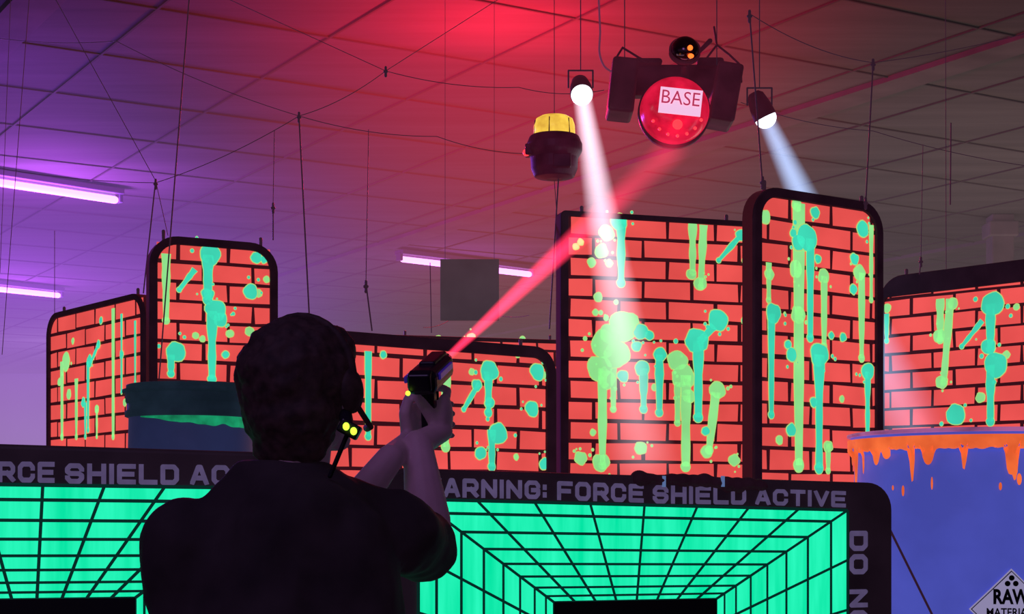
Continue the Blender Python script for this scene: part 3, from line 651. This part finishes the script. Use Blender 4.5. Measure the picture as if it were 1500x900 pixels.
# ------------------------------------------------------------------ person
bx,by=-0.385,2.78; per=group('person',(bx,by,0)); yaw=math.radians(-14)
def bl(x,y,z): return Vector((bx+x*math.cos(yaw)-y*math.sin(yaw),by+x*math.sin(yaw)+y*math.cos(yaw),z))
Lsh=Vector((-0.545,2.76,1.385)); Rsh=Vector((-0.205,2.85,1.405))
Lel=Vector((-0.40,3.00,1.31)); Lwr=Vector((-0.232,3.12,1.545))
Rel=Vector((-0.152,3.10,1.363)); Rwr=Vector((-0.184,3.20,1.575))
Hc=Vector((-0.353,2.80,1.655)); RH=Matrix.Rotation(math.radians(-28),3,'Z')@Matrix.Rotation(math.radians(8),3,'X')
H=lambda x,y,z:Hc+RH@Vector((x,y,z))
body=Geo()
body.loft([(bx,by,0.86,0.15,0.11),(bx,by,0.95,0.165,0.115),(bx,by,1.1,0.145,0.10),(bx,by+.005,1.25,0.165,0.115),(bx,by,1.36,0.165,0.11),(bx,by,1.44,0.13,0.085),(bx,by,1.49,0.08,0.06)],yaw=yaw)
neckb=Vector((bx+0.01,by,1.46)); body.cap(neckb,H(0,-0.02,-0.06),0.06,0.056)
for S,s_ in((Lsh,-1),(Rsh,1)): body.cap(neckb+Vector((0,0,-0.03)),S,0.06,0.055)
body.chain([Lsh,Lsh.lerp(Lel,.4),Lel],[0.055,0.05,0.041]); body.chain([Lel,Lel.lerp(Lwr,.3),Lwr],[0.041,0.043,0.027])
body.chain([Rsh,Rsh.lerp(Rel,.4),Rel],[0.055,0.05,0.041]); body.chain([Rel,Rel.lerp(Rwr,.3),Rwr],[0.041,0.045,0.029])
feet=[]
for s_ in(-1,1):
    hip=bl(0.09*s_,0,0.9); kn=bl(0.12*s_,0.03,0.49); an=bl(0.14*s_,-0.01,0.09)
    body.chain([hip,kn,kn.lerp(an,.3),an],[0.085,0.057,0.056,0.038]); toe=bl(0.165*s_,0.16,0.035); heel=bl(0.14*s_,-0.04,0.035)
    body.cap(heel,toe,0.03,0.028); feet.append((hip,kn,an,heel,toe))
body.ell(H(0,-0.012,0.02),(0.074,0.094,0.088),RH,24,16); body.ell(H(0,0.028,-0.045),(0.058,0.058,0.068),RH)
body.cap(H(-0.02,0.062,-0.098),H(0.02,0.062,-0.098),0.019,0.019); body.cap(H(0,0.078,0.008),H(0,0.102,-0.028),0.009,0.014)
body.cap(H(-0.032,0.074,0.016),H(0.032,0.074,0.016),0.012,0.012); body.cap(H(-0.02,0.082,-0.062),H(0.02,0.082,-0.062),0.007,0.007); body.cap(H(-0.015,0.08,-0.073),H(0.015,0.08,-0.073),0.008,0.008)
for s_ in(-1,1):
    body.ell(H(0.079*s_,-0.008,-0.012),(0.010,0.021,0.033),RH,12,10); body.cap(H(0.05*s_,0.045,-0.025),H(0.035*s_,0.06,-0.03),0.022,0.02)
Gc=Vector((-0.167,3.28,1.712)); tgt=W(985,218,9.7); f=(tgt-Gc).normalized(); r=f.cross(Vector((0,0,1))).normalized(); u=r.cross(f)
GR=Matrix((r,f,u)).transposed()
gp=lambda a,b_,c_:Gc+r*a+f*b_+u*c_
hz=-0.075
body.ell(gp(0.030,-0.008,hz),(0.016,0.036,0.044),GR,16,12); body.cap(Rwr,gp(0.026,-0.022,hz-0.03),0.027,0.022)
for i,(ln,rr) in enumerate(((1.0,.0082),(1.06,.0084),(1.0,.0080),(0.86,.0072))):
    h=hz+0.033-0.0215*i
    if i==0: pts=[gp(0.030,0.018,h),gp(0.026,0.052,h+0.004),gp(0.012,0.072,h+0.006),gp(-0.006,0.066,h+0.006)]
    else: pts=[gp(0.030,0.018,h),gp(0.022,0.044,h),gp(-0.008,0.047*ln,h-0.001),gp(-0.024,0.026,h-0.002)]
    body.chain(pts,[rr*1.15,rr*1.05,rr,rr*.9])
body.chain([gp(0.02,-0.032,hz-0.018),gp(0.002,-0.038,hz+0.016),gp(-0.018,-0.016,hz+0.034),gp(-0.024,0.008,hz+0.04)],[0.015,0.0125,0.0105,0.0095])
body.ell(gp(-0.044,0.0,hz-0.022),(0.015,0.036,0.042),GR,16,12); body.cap(Lwr,gp(-0.044,-0.014,hz-0.05),0.026,0.021)
for i,(ln,rr) in enumerate(((0.98,.0082),(1.05,.0084),(1.0,.0080),(0.85,.0072))):
    h=hz+0.008-0.0215*i
    pts=[gp(-0.046,0.024,h),gp(-0.034,0.060,h),gp(0.0,0.070*ln,h),gp(0.030,0.060*ln,h)]; body.chain(pts,[rr*1.15,rr*1.05,rr,rr*.9])
body.chain([gp(-0.045,-0.026,hz-0.03),gp(-0.048,-0.026,hz+0.008),gp(-0.044,-0.004,hz+0.032),gp(-0.038,0.02,hz+0.042)],[0.014,0.012,0.0105,0.0095])
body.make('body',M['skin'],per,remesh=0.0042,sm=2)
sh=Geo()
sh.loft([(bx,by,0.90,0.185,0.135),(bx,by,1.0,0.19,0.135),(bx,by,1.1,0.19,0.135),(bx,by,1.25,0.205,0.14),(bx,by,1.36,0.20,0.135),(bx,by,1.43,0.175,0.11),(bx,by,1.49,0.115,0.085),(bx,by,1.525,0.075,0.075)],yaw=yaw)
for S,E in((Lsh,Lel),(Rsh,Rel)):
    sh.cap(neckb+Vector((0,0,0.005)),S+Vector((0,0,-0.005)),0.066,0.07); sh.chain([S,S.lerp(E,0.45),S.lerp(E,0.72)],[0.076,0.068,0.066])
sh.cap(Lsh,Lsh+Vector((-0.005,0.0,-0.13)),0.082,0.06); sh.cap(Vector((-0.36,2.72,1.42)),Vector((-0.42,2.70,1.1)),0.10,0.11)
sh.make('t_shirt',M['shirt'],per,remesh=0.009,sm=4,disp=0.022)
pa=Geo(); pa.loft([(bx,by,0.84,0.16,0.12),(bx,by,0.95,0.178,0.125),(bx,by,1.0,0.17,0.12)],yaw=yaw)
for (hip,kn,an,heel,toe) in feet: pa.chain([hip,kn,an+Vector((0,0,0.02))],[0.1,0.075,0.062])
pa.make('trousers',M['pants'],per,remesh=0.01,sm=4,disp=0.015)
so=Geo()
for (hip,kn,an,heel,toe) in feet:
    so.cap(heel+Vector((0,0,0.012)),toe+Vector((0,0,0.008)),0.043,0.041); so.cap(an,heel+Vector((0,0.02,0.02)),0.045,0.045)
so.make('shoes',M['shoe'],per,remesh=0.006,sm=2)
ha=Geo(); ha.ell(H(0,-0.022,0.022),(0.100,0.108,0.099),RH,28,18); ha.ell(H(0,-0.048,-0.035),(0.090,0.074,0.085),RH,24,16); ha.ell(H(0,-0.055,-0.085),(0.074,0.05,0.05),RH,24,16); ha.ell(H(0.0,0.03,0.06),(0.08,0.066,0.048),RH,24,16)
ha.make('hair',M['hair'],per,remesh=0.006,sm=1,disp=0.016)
for s_ in(-1,1):
    g=Geo(); g.ell(H(0.031*s_,0.078,-0.006),(0.012,0.012,0.012),RH); g.make('eyeball',M['eyew'],per,smooth=True)
    g=Geo(); g.ell(H(0.031*s_,0.0885,-0.006),(0.005,0.003,0.005),RH); g.make('iris',M['iris'],per,smooth=True)
hs=group('headset',H(0,0,0.1))
g=Geo(); pts=[H(0.102*math.cos(t),-0.005,0.02+0.100*math.sin(t)) for t in [math.pi*k/16 for k in range(17)]]
g.chain(pts,[0.007]*17)
for s_ in(-1,1): g.ell(H(0.098*s_,-0.008,-0.01),(0.016,0.030,0.038),RH)
g.chain([H(0.105,0,-0.04),H(0.1,0.04,-0.075),H(0.06,0.09,-0.08)],[0.005,0.005,0.007]); g.make('band_and_cups',M['hair'],hs,smooth=True)
g=Geo()
for (uu,vv) in((507,625),(518,632)): g.ell(W(uu,vv,2.66),(0.0055,0.0055,0.0065))
g.make('status_leds',M['led'],hs,smooth=True)
g=Geo(); q_=W(512,629,2.685); g.box(q_,0.036,0.03,0.024,Matrix.Rotation(0.5,3,'Y')); g.cap(q_,H(0.09,-0.02,-0.05),0.009,0.012); g.cap(q_,Vector((-0.30,2.70,1.50)),0.004,0.004); g.make('led_pack',M['gun'],hs,bevel=0.004)
hs.parent=per; hs.matrix_parent_inverse=Matrix.Translation(-Vector(per.location))
gn=group('laser_tag_phaser',Gc)
def pbox(g,a,b_,c_,sx,sy,sz,rot=0): g.box(gp(a,b_,c_),sx,sy,sz,GR@Matrix.Rotation(rot,3,'X'))
g=Geo(); pbox(g,0,0.02,0.003,0.060,0.19,0.050); g.make('receiver',M['gun'],gn,bevel=0.016)
g=Geo(); pbox(g,0,0.05,0.028,0.034,0.12,0.012); pbox(g,0,-0.072,0.008,0.046,0.03,0.038,0.2); g.make('top_rail',M['gun'],gn,bevel=0.005)
g=Geo(); pbox(g,-0.003,-0.002,-0.07,0.028,0.044,0.11,-0.12); g.make('grip',M['gun'],gn,bevel=0.011)
g=Geo(); g.cap(gp(0,0.11,0.005),gp(0,0.15,0.005),0.022,0.019); pbox(g,0,0.055,-0.055,0.012,0.008,0.03); g.make('muzzle',M['gun'],gn,smooth=True)
g=Geo(); pbox(g,-0.031,0.0,0.010,0.006,0.14,0.014); pbox(g,0.031,0.02,0.010,0.006,0.12,0.014); g.make('sheen_strip',M['gunp'],gn,bevel=0.002)  # weakly glowing strips imitating the purple edge sheen
g=Geo(); g.ell(gp(-0.022,-0.092,-0.012),(0.005,0.005,0.005)); g.make('rear_led',M['led'],gn,smooth=True)
mz=gp(0,0.168,0.005)
beam('laser_beam',mz,W(990,213,9.6),0.009,0.115,(255,48,88),50,0.5,5.5,gn)

# ------------------------------------------------------------------ fog in the hall: emissive volumes stand in for haze and lamp glow
fog=group('fog_haze',(0,20,2.7))
g=Geo(); g.box((0,28.6,2.7),43,34.4,5.3); g.make('general_fog',vol('general_fog',(0.0038,0.0027,0.0030),1),fog)
def soft_puff(name,cen,rad,col):
    m=bpy.data.materials.new(name); m.use_nodes=True; nt=m.node_tree; nt.nodes.clear(); K=nt.links.new
    out=nd(nt,'ShaderNodeOutputMaterial'); em=nd(nt,'ShaderNodeEmission'); em.inputs['Color'].default_value=(*col,1)
    tc=nd(nt,'ShaderNodeTexCoord'); dt=nd(nt,'ShaderNodeVectorMath',operation='DOT_PRODUCT'); K(tc.outputs['Object'],dt.inputs[0]); K(tc.outputs['Object'],dt.inputs[1])
    sb=nd(nt,'ShaderNodeMath',operation='SUBTRACT',use_clamp=True); sb.inputs[0].default_value=1.0; K(dt.outputs['Value'],sb.inputs[1])
    p=nd(nt,'ShaderNodeMath',operation='POWER'); p.inputs[1].default_value=2.2; K(sb.outputs[0],p.inputs[0]); K(p.outputs[0],em.inputs['Strength']); K(em.outputs[0],out.inputs['Volume'])
    g=Geo(); g.ell((0,0,0),(1,1,1),nu=32,nv=20); o=g.make(name,m,None); o.location=cen; o.scale=rad; adopt(o,fog)
soft_puff('red_fog',(-0.05,13.4,5.35),(3.4,4.4,3.2),(0.082,0.0007,0.0045))
soft_puff('violet_fog',(-6.6,21,4.9),(7.0,10.0,4.3),(0.0185,0.0028,0.047))
soft_puff('pale_fog',(-9.0,34,2.0),(9.0,11.0,4.2),(0.0115,0.0072,0.020))

# ------------------------------------------------------------------ lights
def light(name,t,loc,en,col,size=0.5,rot=None):
    l=bpy.data.lights.new(name,t); l.energy=en; l.color=col
    if t=='AREA': l.size=size
    else: l.shadow_soft_size=size
    o=link(bpy.data.objects.new(name,l)); o.location=loc
    if rot: o.rotation_euler=rot
    return o
light('red_wash_light','POINT',(-0.1,13.4,4.5),380,(1,0.015,0.06),0.3)
light('violet_fill_light','POINT',(-5.0,14.5,3.8),230,(0.30,0.06,1.0),0.5)  # violet fill added for the glow on the left ceiling
light('violet_fill_light','POINT',(-9.5,38,2.8),500,(0.62,0.45,1.0),0.5)  # unseen violet fill added to brighten the back wall
light('ceiling_fill_light','AREA',(6,18,1.0),200,(1.0,0.82,0.76),8,(math.pi,0,0))  # unseen upward fill added to brighten the right of the ceiling
light('ceiling_fill_light','AREA',(0,28,0.8),90,(1.0,0.75,0.85),8,(math.pi,0,0))  # second added upward fill for the far ceiling
light('foreground_fill_light','AREA',(-1.5,0.5,4.6),34,(0.6,0.35,1.0),2.0,(math.radians(50),0,0))  # unseen area fill added to light the person and foreground
w=bpy.data.worlds.new('world'); scene.world=w; w.use_nodes=True; w.node_tree.nodes['Background'].inputs['Color'].default_value=(0.30,0.2,0.42,1); w.node_tree.nodes['Background'].inputs['Strength'].default_value=0.14

cam=bpy.data.cameras.new('camera'); cam.sensor_width=36; cam.lens=F/1500*36; cam.shift_y=(HV-450)/1500; cam.clip_end=200
co=link(bpy.data.objects.new('camera',cam)); co.location=(0,0,CZ); co.rotation_euler=(math.pi/2,0,0); scene.camera=co
scene.view_settings.view_transform='Standard'; scene.view_settings.look='None'
